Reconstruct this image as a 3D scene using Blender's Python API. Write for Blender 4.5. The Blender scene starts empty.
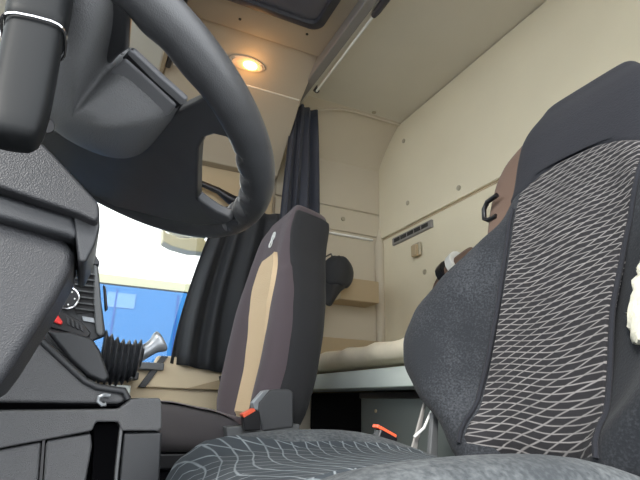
import bpy, bmesh, math, random
from mathutils import Vector, Matrix
random.seed(4)
COL = bpy.context.scene.collection
PI = math.pi
# ---------------------------------------------------------------- camera measurements
F, CX, CY = 500.0, 320.0, 240.0
_a = Vector((75 - CX, 398 - CY, F)).normalized()
_u = _a.cross(Vector((1, .026, 0))).normalized()
if _u.y > 0: _u = -_u
_y = _u.cross(_a)
CAM = Vector((0, 0, .55))
AX = (_a, _y, _u)                      # world axes seen from the camera (right, down, forward)
def ray(x, y):
    c = Vector((x - CX, y - CY, F)); return Vector([r.dot(c) for r in AX]).normalized()
def at(x, y, axis, val):               # measured point of the cab on a known wall plane
    d = ray(x, y); return CAM + d * ((val - CAM[axis]) / d[axis])
# ---------------------------------------------------------------- materials
def nodes(name):
    m = bpy.data.materials.new(name); m.use_nodes = True
    nt = m.node_tree; return m, nt, nt.nodes['Principled BSDF']
def mat(name, col, rough=.6, metal=0., bump=0., bscale=200., var=0., vscale=6., spec=.5, sheen=0., tex='noise'):
    m, nt, b = nodes(name)
    b.inputs['Base Color'].default_value = (*col, 1)
    b.inputs['Roughness'].default_value = rough
    b.inputs['Metallic'].default_value = metal
    b.inputs['Specular IOR Level'].default_value = spec
    if sheen:
        b.inputs['Sheen Weight'].default_value = sheen; b.inputs['Sheen Roughness'].default_value = .5
    tc = nt.nodes.new('ShaderNodeTexCoord')
    if bump:
        if tex == 'noise':
            n = nt.nodes.new('ShaderNodeTexNoise'); n.inputs['Detail'].default_value = 3; out = n.outputs['Fac']
        else:
            n = nt.nodes.new('ShaderNodeTexVoronoi'); out = n.outputs['Distance']
        n.inputs['Scale'].default_value = bscale
        nt.links.new(tc.outputs['Object'], n.inputs['Vector'])
        bp = nt.nodes.new('ShaderNodeBump'); bp.inputs['Strength'].default_value = bump; bp.inputs['Distance'].default_value = .002
        nt.links.new(out, bp.inputs['Height']); nt.links.new(bp.outputs['Normal'], b.inputs['Normal'])
    if var:
        n2 = nt.nodes.new('ShaderNodeTexNoise'); n2.inputs['Scale'].default_value = vscale; n2.inputs['Detail'].default_value = 6
        nt.links.new(tc.outputs['Object'], n2.inputs['Vector'])
        r = nt.nodes.new('ShaderNodeMapRange'); r.inputs['From Min'].default_value = .3; r.inputs['From Max'].default_value = .7
        r.inputs['To Min'].default_value = 1 - var; r.inputs['To Max'].default_value = 1 + var
        mx = nt.nodes.new('ShaderNodeVectorMath'); mx.operation = 'SCALE'; mx.inputs[0].default_value = col
        nt.links.new(n2.outputs['Fac'], r.inputs['Value']); nt.links.new(r.outputs[0], mx.inputs['Scale'])
        nt.links.new(mx.outputs[0], b.inputs['Base Color'])
    return m
def woven(name, base, line, period_v, slope, period_b, width=.13, amp=.35, grow=0.):
    """dark seat cloth with two families of thin wavy pale threads, laid out in the cloth's own UV metres"""
    m, nt, b = nodes(name)
    b.inputs['Roughness'].default_value = .85; b.inputs['Specular IOR Level'].default_value = .2
    b.inputs['Sheen Weight'].default_value = .02
    N = nt.nodes.new; L = nt.links.new
    uv = N('ShaderNodeUVMap'); sp = N('ShaderNodeSeparateXYZ'); L(uv.outputs[0], sp.inputs[0])
    U, V = sp.outputs['X'], sp.outputs['Y']
    def op(o, x, y=None):
        n = N('ShaderNodeMath'); n.operation = o
        for i, q in enumerate((x, y)):
            if q is None: continue
            if isinstance(q, (int, float)): n.inputs[i].default_value = q
            else: L(q, n.inputs[i])
        return n.outputs[0]
    tc = N('ShaderNodeTexCoord')
    nz = N('ShaderNodeTexNoise'); nz.inputs['Scale'].default_value = 9; L(tc.outputs['Object'], nz.inputs['Vector'])
    wob = op('MULTIPLY', op('SUBTRACT', nz.outputs['Fac'], .5), .9)
    VV = op('ADD', V, op('MULTIPLY', op('MULTIPLY', V, V), grow))
    def fam(expr, w):
        fr = op('FRACT', expr); d = op('ABSOLUTE', op('SUBTRACT', fr, .5))
        r = N('ShaderNodeMapRange'); L(d, r.inputs['Value']); r.inputs['From Min'].default_value = w * .35; r.inputs['From Max'].default_value = w
        r.inputs['To Min'].default_value = 1; r.inputs['To Max'].default_value = 0; r.clamp = True
        return r.outputs[0]
    sA = op('MULTIPLY', op('SINE', op('ADD', op('MULTIPLY', U, 26.), op('MULTIPLY', V, 9.))), amp)
    A = fam(op('ADD', op('ADD', op('DIVIDE', VV, period_v), sA), wob), width)
    sB = op('MULTIPLY', op('SINE', op('ADD', op('MULTIPLY', U, 14.), op('MULTIPLY', V, -17.))), amp * .8)
    B = fam(op('ADD', op('ADD', op('DIVIDE', op('SUBTRACT', VV, op('MULTIPLY', U, slope)), period_b), sB), wob), width * .8)
    n3 = N('ShaderNodeTexNoise'); n3.inputs['Scale'].default_value = 40; L(tc.outputs['Object'], n3.inputs['Vector'])
    mxf = op('MULTIPLY', op('MAXIMUM', A, B), op('ADD', op('MULTIPLY', n3.outputs['Fac'], .9), .35))
    mix = N('ShaderNodeMix'); mix.data_type = 'RGBA'; mix.clamp_factor = True
    L(mxf, mix.inputs['Factor']); mix.inputs['A'].default_value = (*base, 1); mix.inputs['B'].default_value = (*line, 1)
    L(mix.outputs['Result'], b.inputs['Base Color'])
    bp = N('ShaderNodeBump'); bp.inputs['Strength'].default_value = .6; bp.inputs['Distance'].default_value = .002
    L(mxf, bp.inputs['Height']); L(bp.outputs['Normal'], b.inputs['Normal'])
    return m
def dusty(name, base, dust, lo=.5, hi=.75, scale=90., rough=.9):
    """seat cloth with pale lint and dust worn into it"""
    m, nt, b = nodes(name); N = nt.nodes.new; L = nt.links.new
    b.inputs['Roughness'].default_value = rough; b.inputs['Specular IOR Level'].default_value = .2; b.inputs['Sheen Weight'].default_value = .04
    tc = N('ShaderNodeTexCoord')
    n1 = N('ShaderNodeTexNoise'); n1.inputs['Scale'].default_value = scale; n1.inputs['Detail'].default_value = 8; L(tc.outputs['Object'], n1.inputs['Vector'])
    n2 = N('ShaderNodeTexNoise'); n2.inputs['Scale'].default_value = 6; L(tc.outputs['Object'], n2.inputs['Vector'])
    mu = N('ShaderNodeMath'); mu.operation = 'MULTIPLY'; L(n1.outputs['Fac'], mu.inputs[0]); L(n2.outputs['Fac'], mu.inputs[1])
    r = N('ShaderNodeMapRange'); L(mu.outputs[0], r.inputs['Value']); r.inputs['From Min'].default_value = lo * .5; r.inputs['From Max'].default_value = hi * .5
    mix = N('ShaderNodeMix'); mix.data_type = 'RGBA'; L(r.outputs[0], mix.inputs['Factor'])
    mix.inputs['A'].default_value = (*base, 1); mix.inputs['B'].default_value = (*dust, 1)
    L(mix.outputs['Result'], b.inputs['Base Color'])
    bp = N('ShaderNodeBump'); bp.inputs['Strength'].default_value = .5; bp.inputs['Distance'].default_value = .002
    L(n1.outputs['Fac'], bp.inputs['Height']); L(bp.outputs['Normal'], b.inputs['Normal'])
    return m
def emit(name, col, s):
    m, nt, b = nodes(name); b.inputs['Base Color'].default_value = (*col, 1)
    b.inputs['Emission Color'].default_value = (*col, 1); b.inputs['Emission Strength'].default_value = s; return m
def glass(name, tint=(.97, .99, .98), refl=.06):
    m = bpy.data.materials.new(name); m.use_nodes = True; nt = m.node_tree; nt.nodes.clear()
    o = nt.nodes.new('ShaderNodeOutputMaterial'); t = nt.nodes.new('ShaderNodeBsdfTransparent'); g = nt.nodes.new('ShaderNodeBsdfGlossy')
    mx = nt.nodes.new('ShaderNodeMixShader'); mx.inputs[0].default_value = refl
    t.inputs[0].default_value = (*tint, 1); g.inputs['Roughness'].default_value = .02
    nt.links.new(t.outputs[0], mx.inputs[1]); nt.links.new(g.outputs[0], mx.inputs[2]); nt.links.new(mx.outputs[0], o.inputs[0]); return m
M = dict(
    wall=mat('beige_fabric_wall', (.69, .63, .48), .9, bump=.35, bscale=260, var=.03, vscale=3, spec=.15),
    liner=mat('beige_plastic_liner', (.63, .60, .52), .7, bump=.1, bscale=150, var=.03, vscale=3, spec=.3),
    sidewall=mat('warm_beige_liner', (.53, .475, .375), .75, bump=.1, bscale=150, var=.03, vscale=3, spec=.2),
    headliner=mat('shade_toned_headliner', (.40, .345, .265), .8, bump=.15, bscale=200, var=.03, vscale=3, spec=.2),  # darker than the liner: shade over the front roof is in the colour
    tan=mat('tan_plastic', (.42, .33, .21), .6, bump=.1, bscale=200, spec=.3),
    doortan=mat('sand_door_trim', (.66, .55, .38), .6, bump=.1, bscale=200, spec=.3),
    dark=mat('charcoal_plastic', (.026, .028, .032), .42, bump=.15, bscale=900, spec=.5, tex='v'),
    dash=mat('grained_dash_plastic', (.028, .029, .033), .45, bump=.3, bscale=800, spec=.5, tex='v'),
    hub=mat('grained_hub_plastic', (.16, .165, .172), .45, bump=.35, bscale=800, spec=.5, tex='v'),
    rim=mat('worn_leather', (.044, .046, .050), .34, bump=.15, bscale=900, spec=.6, var=.15, vscale=30),
    black=mat('black_plastic', (.008, .008, .010), .35),
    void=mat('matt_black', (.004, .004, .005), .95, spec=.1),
    greyp=mat('mid_grey_plastic', (.10, .105, .11), .45, bump=.2, bscale=400),
    console=mat('console_grey_plastic', (.085, .087, .092), .5, bump=.4, bscale=800, tex='v'),
    silver=mat('silver_trim', (.30, .32, .34), .3, metal=.5),
    chrome=mat('chrome', (.7, .7, .72), .15, metal=1),
    white=mat('white_plastic', (.75, .76, .74), .45),
    board=mat('pale_grey_laminate', (.55, .60, .57), .4, var=.03),
    mattress=mat('cream_mattress_cloth', (.90, .80, .62), .9, bump=.8, bscale=45, var=.06, vscale=14, spec=.1),
    curtain=mat('black_curtain_cloth', (.016, .018, .022), .75, bump=.3, bscale=300, sheen=.05),
    navy=mat('navy_curtain_cloth', (.022, .026, .040), .75, bump=.3, bscale=300, sheen=.1),
    mauve=mat('mauve_velour', (.095, .076, .084), .9, bump=.4, bscale=350, sheen=.12, spec=.1),
    beigecloth=mat('beige_knit', (.64, .48, .31), .9, bump=.6, bscale=260, spec=.1, tex='v'),
    shellcloth=mat('grey_seat_cover', (.030, .030, .032), .85, bump=.3, bscale=300, sheen=.06, spec=.15),
    brownvel=mat('brown_velour', (.15, .10, .078), .9, bump=.3, bscale=300, sheen=.08, spec=.1),
    head=mat('charcoal_headrest_cloth', (.020, .021, .026), .9, bump=.5, bscale=260, sheen=.05, spec=.1),
    bolster=dusty('dusty_charcoal_cloth', (.017, .019, .023), (.065, .07, .08), .45, 1.15, 260),
    cush=dusty('dusty_grey_cloth', (.040, .045, .050), (.135, .145, .15), .35, 1.0, 160),
    foam=mat('torn_foam', (.74, .72, .60), .95, bump=1., bscale=120, var=.12, vscale=60),
    pattern=woven('patterned_seat_cloth', (.018, .0175, .020), (.22, .21, .21), .0125, .55, .020, .13, .42, .2),
    cpattern=woven('patterned_cushion_cloth', (.034, .041, .048), (.20, .225, .24), .024, 1.1, .034, .085, .6),
    red=mat('red_switch', (.75, .035, .03), .35),
    orange=mat('orange_button', (.85, .12, .05), .4),
    lens=emit('lit_lens', (1., .50, .12), 9),
    lampcase=mat('clear_lamp_case', (.62, .50, .38), .25),
    hatch=mat('smoked_hatch', (.10, .10, .12), .35),
    hframe=mat('hatch_frame', (.035, .036, .045), .5),
    track=mat('grey_curtain_track', (.22, .21, .20), .5),
    slot=mat('dark_slot', (.02, .02, .02), .6),
    button=mat('dull_snap_button', (.38, .34, .25), .6),
    tblue=mat('blue_truck_paint', (.020, .13, .35), .5, var=.05, vscale=2, spec=.25),
    twhite=mat('white_truck_paint', (.86, .86, .86), .4),
    stalkp=mat('smooth_dark_plastic', (.008, .009, .010), .5, spec=.2), podgrey2=mat('slate_grey_plastic', (.055, .057, .062), .55), podgrey=mat('satin_grey_plastic', (.22, .225, .24), .32), boxgrey=mat('slate_plastic', (.10, .115, .112), .5), cushcloth=mat('dark_mauve_cloth', (.06, .054, .058), .9, sheen=.1),
    tstripe=mat('pale_yellow_stripe', (.34, .34, .24), .5),
    asphalt=mat('asphalt', (.20, .20, .20), .9, bump=.5, bscale=30),
    floor=mat('dark_rubber_mat', (.02, .02, .02), .8, bump=.4, bscale=60),
    mirror=mat('sand_mirror_shell', (.52, .45, .28), .5), pane=glass('window_glass', refl=.02),
)
# ---------------------------------------------------------------- mesh helpers
def link(name, me, m, parent=None, loc=None, bevel=0, seg=3, sub=0, solid=0, smooth=True, bang=30):
    o = bpy.data.objects.new(name, me); COL.objects.link(o)
    if m is not None and not me.materials: me.materials.append(m)
    if smooth:
        for p in me.polygons: p.use_smooth = True
        if not bevel and not sub: me.set_sharp_from_angle(angle=math.radians(40))
    org = Vector(loc) if loc is not None else None
    if org is not None:
        me.transform(Matrix.Translation(-org)); o.location = org
    if parent is not None:
        o.parent = parent
        base = Vector(parent.location); q = parent.parent
        while q: base += Vector(q.location); q = q.parent
        if org is not None: o.location = org - base
        else: me.transform(Matrix.Translation(-base))
    if solid:
        s = o.modifiers.new('t', 'SOLIDIFY'); s.thickness = solid; s.offset = 0
    if sub:
        s = o.modifiers.new('s', 'SUBSURF'); s.levels = sub; s.render_levels = sub
    if bevel:
        b = o.modifiers.new('b', 'BEVEL'); b.width = bevel; b.segments = seg; b.limit_method = 'ANGLE'; b.angle_limit = math.radians(bang); b.harden_normals = True
    return o
def mesh(verts, faces, uv=None):
    me = bpy.data.meshes.new('m'); me.from_pydata([tuple(v) for v in verts], [], faces); me.update()
    bm = bmesh.new(); bm.from_mesh(me); bmesh.ops.recalc_face_normals(bm, faces=bm.faces); bm.to_mesh(me); bm.free()
    if uv:
        l = me.uv_layers.new(name='UVMap')
        for lp in me.loops: l.data[lp.index].uv = uv[lp.vertex_index]
    return me
def join(parts):
    V, Fc = [], []
    for v, f in parts:
        k = len(V); V += [Vector(q) for q in v]; Fc += [[i + k for i in q] for q in f]
    return V, Fc
def boxg(lo, hi, mtx=None):
    v = [Vector((x, y, z)) for x in (lo[0], hi[0]) for y in (lo[1], hi[1]) for z in (lo[2], hi[2])]
    if mtx: v = [mtx @ q for q in v]
    return v, [[0, 1, 3, 2], [4, 6, 7, 5], [0, 4, 5, 1], [2, 3, 7, 6], [0, 2, 6, 4], [1, 5, 7, 3]]
def box(name, lo, hi, m, parent=None, mtx=None, **k):
    return link(name, mesh(*boxg(lo, hi, mtx)), m, parent, **k)
def prismg(poly, off):                       # poly: 3-D points, off: extrusion vector
    n = len(poly); off = Vector(off)
    v = [Vector(p) for p in poly] + [Vector(p) + off for p in poly]
    return v, [list(range(n)), list(range(2 * n - 1, n - 1, -1))] + [[i, (i + 1) % n, (i + 1) % n + n, i + n] for i in range(n)]
def prism(name, poly, off, m, parent=None, **k): return link(name, mesh(*prismg(poly, off)), m, parent, **k)
def tubeg(pts, r, n=12, closed=False, sq=None):
    pts = [Vector(p) for p in pts]; V, Fc = [], []
    R = r if isinstance(r, (list, tuple)) else [r] * len(pts)
    up = None
    for i, p in enumerate(pts):
        a = pts[(i - 1) % len(pts)] if (closed or i) else p
        b = pts[(i + 1) % len(pts)] if (closed or i < len(pts) - 1) else p
        t = (b - a).normalized()
        if up is None: up = t.orthogonal().normalized()
        up = (up - t * up.dot(t)).normalized(); s = t.cross(up)
        for k in range(n):
            th = 2 * PI * k / n; V.append(p + (up * math.cos(th) + s * math.sin(th)) * R[i])
    m = len(pts)
    for i in range(m if closed else m - 1):
        for k in range(n):
            Fc.append([i * n + k, i * n + (k + 1) % n, ((i + 1) % m) * n + (k + 1) % n, ((i + 1) % m) * n + k])
    if not closed: Fc += [list(range(n)), [(m - 1) * n + k for k in range(n)]]
    return V, Fc
def tube(name, pts, r, m, parent=None, n=12, closed=False, **k): return link(name, mesh(*tubeg(pts, r, n, closed)), m, parent, **k)
def loftg(rings, cap=True, closed=True):
    n = len(rings[0]); V = [Vector(p) for r in rings for p in r]; Fc = []
    for i in range(len(rings) - 1):
        for k in range(n if closed else n - 1):
            Fc.append([i * n + k, i * n + (k + 1) % n, (i + 1) * n + (k + 1) % n, (i + 1) * n + k])
    if cap: Fc += [list(range(n)), [(len(rings) - 1) * n + k for k in range(n)]]
    return V, Fc
def loft(name, rings, m, parent=None, cap=True, closed=True, **k): return link(name, mesh(*loftg(rings, cap, closed)), m, parent, **k)
def sheet(name, fn, nu, nv, m, parent=None, uvfn=None, **k):     # fn(i/nu, j/nv) -> point
    V = [fn(i / nu, j / nv) for j in range(nv + 1) for i in range(nu + 1)]
    uv = [uvfn(i / nu, j / nv) for j in range(nv + 1) for i in range(nu + 1)] if uvfn else None
    Fc = [[j * (nu + 1) + i, j * (nu + 1) + i + 1, (j + 1) * (nu + 1) + i + 1, (j + 1) * (nu + 1) + i] for j in range(nv) for i in range(nu)]
    return link(name, mesh(V, Fc, uv), m, parent, **k)
def disc(c, n, r, h, seg=16):                # short cylinder, c = base centre, n = axis
    n = Vector(n).normalized(); c = Vector(c); u = n.orthogonal().normalized(); w = n.cross(u)
    ring = [c + (u * math.cos(2 * PI * k / seg) + w * math.sin(2 * PI * k / seg)) * r for k in range(seg)]
    return prismg(ring, n * h)
def lerp(a, b, t): return a + (b - a) * t
def interp(tab, s):                          # tab rows (s, a, b, ...)
    if s <= tab[0][0]: return tab[0][1:]
    for p, q in zip(tab, tab[1:]):
        if s <= q[0]:
            t = (s - p[0]) / (q[0] - p[0]); t = t * t * (3 - 2 * t) * .5 + t * .5
            return [lerp(x, y, t) for x, y in zip(p[1:], q[1:])]
    return tab[-1][1:]
def tag(o, label, cat, group=None):
    o['label'] = label; o['category'] = cat
    if group: o['group'] = group
    return o
def root(name, loc, label, cat, group=None):
    o = bpy.data.objects.new(name, None); COL.objects.link(o); o.location = loc; o.empty_display_size = .05
    return tag(o, label, cat, group)
def struct(o): o['kind'] = 'structure'; return o

# ================================================================ THE CAB SHELL
XW, YB, ZC = 2.40, -1.49, 2.125
struct(box('floor', (.12, -1.6, -.06), (2.5, 1.35, 0), M['floor']))
# rear wall: quilted upper panel, slightly proud lower panel with a ledge between
w = struct(box('wall_rear', (.02, YB - .06, 0), (2.46, YB, 2.3), M['wall']))
led = [at(380, 241, 1, YB), at(490, 183, 1, YB)]
lowp = prism('upper_quilted_panel', [(XW - .012, YB + .016, 1.475), (.10, YB + .016, 1.475), (.10, YB + .016, 2.12), (XW - .012, YB + .016, 2.12)], (0, -.02, 0), M['wall'], w, bevel=.006)
box('seam_shade', (.10, YB - .01, 1.466), (XW - .02, YB + .003, 1.474), M['tan'], w)  # strip along the joint, coloured darker as the shadow line under the ledge
# right (far) wall behind the pillar: lower trim, upper liner, cove up to the roof
YP = -.80
w = struct(box('wall_right', (XW, YB - .04, 0), (XW + .06, YP, 2.2), M['sidewall']))
prism('middle_panel', [(XW - .012, YP - .02, 1.49), (XW - .012, YB + .004, 1.49), (XW - .012, YB + .004, 1.62), (XW - .012, YP - .02, 1.62)], (.02, 0, 0), M['sidewall'], w, bevel=.006)
prism('upper_panel', [(XW - .012, YP - .02, 1.632), (XW - .012, YB + .004, 1.632), (XW - .012, YB + .004, 1.93), (XW - .012, YP - .02, 1.93)], (.02, 0, 0), M['sidewall'], w, bevel=.006)
box('light_strip', (XW - .020, YB + .06, 1.461), (XW, YP - .02, 1.471), M['white'], w, bevel=.003)
box('lower_trim', (XW - .03, YB + .01, .60), (XW, YP - .02, .885), M['tan'], w, bevel=.006)
tube('corner_cover', [(XW - .012, YB + .012, z) for z in (.6, .9, 1.2, 1.43, 1.50, 1.55)], [.028, .028, .028, .028, .018, .006], M['sidewall'], w, n=16)
rings = []
for j in range(9):
    y = lerp(YP, YB + .001, j / 8); b = 1 - abs(j / 8 - .5) * 2; b = b ** .6
    rg = []
    for i in range(9):
        t = i / 8; a = t * PI / 2
        x = lerp(XW, 2.14 - .02 * b, 1 - math.cos(a)); z = lerp(1.90 - .01 * b, 2.125, math.sin(a))
        k = .30; x = lerp(x, lerp(XW, 2.14, t), 1 - k); z = lerp(z, lerp(1.90, 2.125, t), 1 - k)
        rg.append((x, y, z))
    rg += [(2.14, y, 2.2), (XW + .03, y, 2.2)]
    rings.append(rg)
loft('cove', rings, M['sidewall'], w)
tube('cove_piping', [(2.235 - .085 * math.sin(PI / 2 * min(1, j / 6)), lerp(YP - .05, YB + .01, j / 12), 2.045 + .068 * math.sin(PI / 2 * min(1, j / 6))) for j in range(13)], .006, M['sidewall'], w, n=8)
# ceiling: rear roof lining, front roof panel and the sloping shoulder over the far door
c = struct(box('ceiling', (.02, YB - .04, ZC), (2.5, -.02, 2.2), M['liner']))
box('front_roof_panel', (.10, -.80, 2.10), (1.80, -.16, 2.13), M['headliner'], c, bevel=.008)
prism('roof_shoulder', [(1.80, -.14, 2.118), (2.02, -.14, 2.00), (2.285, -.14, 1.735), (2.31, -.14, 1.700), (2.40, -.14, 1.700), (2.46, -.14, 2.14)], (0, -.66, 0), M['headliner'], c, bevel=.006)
tube('shoulder_piping', [(2.022, y, 1.998) for y in (-.17, -.40, -.79)], .004, M['liner'], c, n=8)
# far door (passenger door) with its window and the header above it
d = struct(box('door_1', (2.36, YP, .12), (2.44, .55, .70), M['doortan'], bevel=.01))
box('header_panel', (2.365, YP, 1.475), (2.44, .55, 1.73), M['tan'], d, bevel=.006)
box('sill_rail', (2.31, -.33, .672), (2.44, .55, .704), M['greyp'], d, bevel=.006)
prism('inner_panel', [(2.335, -.255, .60), (2.335, YP, .60), (2.335, YP, .755), (2.335, -.30, .735)], (.05, 0, 0), M['doortan'], d, bevel=.008)
prism('window_post', [(2.325, -.235, .60), (2.325, -.265, .60), (2.325, -.345, .735), (2.325, -.315, .735)], (.03, 0, 0), M['dark'], d, bevel=.003)
box('armrest', (2.20, -.22, .625), (2.34, .3, .655), M['dark'], d, bevel=.006)
box('map_pocket', (2.24, -.20, .50), (2.35, .3, .605), M['board'], d, bevel=.008)
prism('panel_crease', [(2.332, -.43, .60), (2.332, -.62, .655), (2.332, -.62, .60)], (.03, 0, 0), M['tan'], d, bevel=.003)
wn = struct(box('window_1', (2.395, YP + .02, .70), (2.401, .55, 1.48), M['pane'], smooth=False))
fr = []
for lo, hi in (((2.375, YP, 1.455), (2.42, .55, 1.49)), ((2.375, YP, .70), (2.42, YP + .05, 1.48)), ((2.375, .50, .70), (2.42, .55, 1.48))): fr.append(boxg(lo, hi))
link('window_frame', mesh(*join(fr)), M['black'], wn, bevel=.004)
# front bulkhead and windscreen
struct(box('wall_front', (.0, 1.20, 0), (2.46, 1.27, .95), M['dark']))
struct(box('window_2', (.05, 1.22, .95), (2.42, 1.226, 1.95), M['pane'], smooth=False))
struct(box('trim_1', (2.34, .55, .0), (2.46, 1.25, 2.2), M['liner'], bevel=.02))      # far windscreen pillar
struct(box('trim_2', (.0, .95, .0), (.12, 1.25, 2.2), M['liner'], bevel=.02))         # near windscreen pillar
struct(box('wall_left', (-.02, YB - .04, 0), (.05, -.86, 2.2), M['liner']))
# locker above the windscreen
lk = root('overhead_locker', (1.2, .4, 1.95), 'beige locker running across above the windscreen, behind the steering wheel rim', 'locker')
box('locker_body', (.06, -.12, 1.95), (2.42, 1.22, 2.19), M['liner'], lk, bevel=.012)
box('edge_strip', (.5, -.135, 1.955), (2.05, -.115, 2.10), M['tan'], lk, bevel=.004)
box('dark_recess', (1.66, -.162, 1.965), (2.02, -.136, 2.10), M['black'], lk, bevel=.008)
box('socket_plate', (1.72, -.172, 2.0), (1.82, -.160, 2.04), M['greyp'], lk, bevel=.003)

# ---- roof hatch
h = root('roof_hatch', (1.3, -.45, 2.10), 'smoked rectangular roof hatch in a dark rounded frame', 'hatch')
def rrect(x0, x1, y0, y1, z, r, n=6):
    P = []
    for cx, cy, a0 in ((x1 - r, y1 - r, 0), (x0 + r, y1 - r, 90), (x0 + r, y0 + r, 180), (x1 - r, y0 + r, 270)):
        for k in range(n + 1):
            a = math.radians(a0 + 90 * k / n); P.append((cx + r * math.cos(a), cy + r * math.sin(a), z))
    return P
loft('hatch_frame', [rrect(.9, 1.625, -.715, -.26, 2.10, .05), rrect(.9, 1.625, -.715, -.26, 2.078, .05), rrect(.915, 1.61, -.70, -.275, 2.070, .045),
                     rrect(.935, 1.59, -.68, -.295, 2.072, .035), rrect(.94, 1.585, -.675, -.30, 2.090, .035)], M['hframe'], h)
loft('hatch_cover', [rrect(.94, 1.585, -.675, -.30, 2.096, .035), rrect(.94, 1.585, -.675, -.30, 2.086, .035), rrect(.98, 1.545, -.635, -.34, 2.080, .03)], M['hatch'], h)
# screws in the roof panel
for i, (px, py) in enumerate(((240, 19), (307, 34))):
    p = at(px, py, 2, 2.10)
    tag(link('roof_screw', mesh(*disc((p.x, p.y, 2.101), (0, 0, -1), .006, .004)), M['slot'], loc=(p.x, p.y, 2.10)),
        ('small dark screw in roof panel below hatch frame, left one' if i == 0 else 'small dark screw in roof panel below hatch corner, right one nearer the track'), 'screw', 'screws in the roof panel')
# ---- lamp on the shoulder
n_sh = Vector((-.265, 0, -.265)).normalized()
def shoulder(px, py):
    dd = ray(px, py); P0 = Vector((2.02, 0, 2.00)); N0 = Vector((.118, 0, .22)).normalized()
    return CAM + dd * ((P0 - CAM).dot(N0) / dd.dot(N0))
lp = shoulder(247, 63); NS = Vector((-.118, 0, -.22)).normalized()
lamp = root('ceiling_lamp', lp, 'lit orange interior lamp with clear ends on the sloping roof lining', 'lamp')
ya = Vector((0, -1, 0)); xa = ya.cross(NS)
def oval(c, a, b, n=24): return [Vector(c) + ya * (a * math.cos(2 * PI * k / n)) + xa * (b * math.sin(2 * PI * k / n)) for k in range(n)]
loft('lamp_case', [oval(lp - NS * .004, .088, .034), oval(lp + NS * .010, .086, .032), oval(lp + NS * .014, .074, .024)], M['lampcase'], lamp)
for s in (-1, 1): loft('clip', [oval(lp + ya * s * .062 + NS * .012, .012, .017, 12), oval(lp + ya * s * .062 + NS * .019, .010, .014, 12)], M['lampcase'], lamp)
cl = lp + ya * .014
loft('lens', [oval(cl + NS * .012, .036, .022), oval(cl + NS * .024, .033, .019), oval(cl + NS * .031, .020, .011)], M['lens'], lamp)
L = bpy.data.lights.new('lamp_glow', 'POINT'); L.energy = .6; L.color = (1, .52, .2); L.shadow_soft_size = .02
lo = bpy.data.objects.new('lamp_glow', L); COL.objects.link(lo); lo.parent = lamp; lo.location = NS * .07 + ya * .014
# ---- curtain track across the roof, and the rod beside it
tr = root('curtain_track', (1.2, -.83, 2.1), 'grey curtain track crossing the roof beside the hatch', 'curtain track')
box('track_beam', (.10, -.835, 2.05), (2.20, -.79, 2.125), M['track'], tr, bevel=.006)
box('track_lip', (.10, -.855, 2.062), (2.20, -.835, 2.125), M['liner'], tr, bevel=.004)
rp = [at(316, 92, 2, 2.055), at(375, 14, 2, 2.055)]
rd = root('roof_rod', rp[1], 'thin pale rod under the roof with a dark end grip beside the track', 'rod')
dv = (rp[1] - rp[0]).normalized()
tube('rod', [rp[0], rp[1]], .006, M['white'], rd, n=10)
tube('end_grip', [rp[1] - dv * .012, rp[1] + dv * .02, rp[1] + dv * .16, rp[1] + dv * .5], [.011, .016, .016, .014], M['hframe'], rd, n=12)
tube('end_bracket', [rp[0] + Vector((-.012, 0, 0)), rp[0] + Vector((.01, 0, .02)), rp[0] + Vector((.02, .0, .066))], .013, M['black'], rd, n=10)
# ---- snap buttons and fittings on the rear wall
tips = {(404, 141): 'round snap button on rear wall just under the roof corner', (459, 188): 'round snap button on rear wall nearest the driver seat headrest',
        (408, 203): 'round snap button on rear wall above the slotted vent', (425, 272): 'round snap button on rear wall under the square clip'}
for (px, py), lab in tips.items():
    yy = YB + (0 if py > 240 else .016)
    p = at(px, py, 1, yy)
    tag(link('snap_button', mesh(*disc((p.x, yy - .003, p.z), (0, 1, 0), .013, .009)), M['button'], loc=(p.x, yy, p.z), bevel=.002), lab, 'button', 'snap buttons on the rear wall')
p = at(343, 219, 0, XW - .012)
tag(link('snap_button', mesh(*disc((XW - .010, p.y, p.z), (-1, 0, 0), .013, .008)), M['button'], loc=(XW - .012, p.y, p.z), bevel=.002), 'round snap button on far side wall beside the passenger headrest', 'button', 'snap buttons on the side walls')
p = at(374, 112, 2, ZC)
tag(link('snap_button', mesh(*disc((p.x, p.y, ZC), (0, 0, -1), .013, .006)), M['button'], loc=(p.x, p.y, ZC), bevel=.002), 'round snap button on the roof lining above the cove', 'button', 'snap buttons on the side walls')
# slotted vent following the ledge
p0, p1 = at(396, 240, 1, YB), at(431, 226, 1, YB)
vr = root('wall_vent', ((p0.x + p1.x) / 2, YB + .012, 1.43), 'narrow slotted vent with grey surround on the rear wall', 'vent')
zc = (p0.z + p1.z) / 2
box('vent_surround', (p1.x - .02, YB - .002, zc - .022), (p0.x + .02, YB + .014, zc + .020), M['track'], vr, bevel=.004)
nS = 5; sw = (p0.x - p1.x) / nS
for i in range(nS): box('slot', (p1.x + sw * (i + .10), YB + .010, zc - .010), (p1.x + sw * (i + .94), YB + .0165, zc + .010), M['slot'], vr)
p = at(419, 250, 1, YB)
k = root('wall_clip', (p.x, YB + .012, p.z), 'small square tan clip on the rear wall below the slotted vent', 'clip')
box('clip_base', (p.x - .035, YB + .010, p.z - .035), (p.x + .035, YB + .022, p.z + .035), M['button'], k, bevel=.006)
box('clip_tongue', (p.x - .026, YB + .020, p.z - .040), (p.x + .018, YB + .040, p.z + .022), M['tan'], k, bevel=.006)

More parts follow.
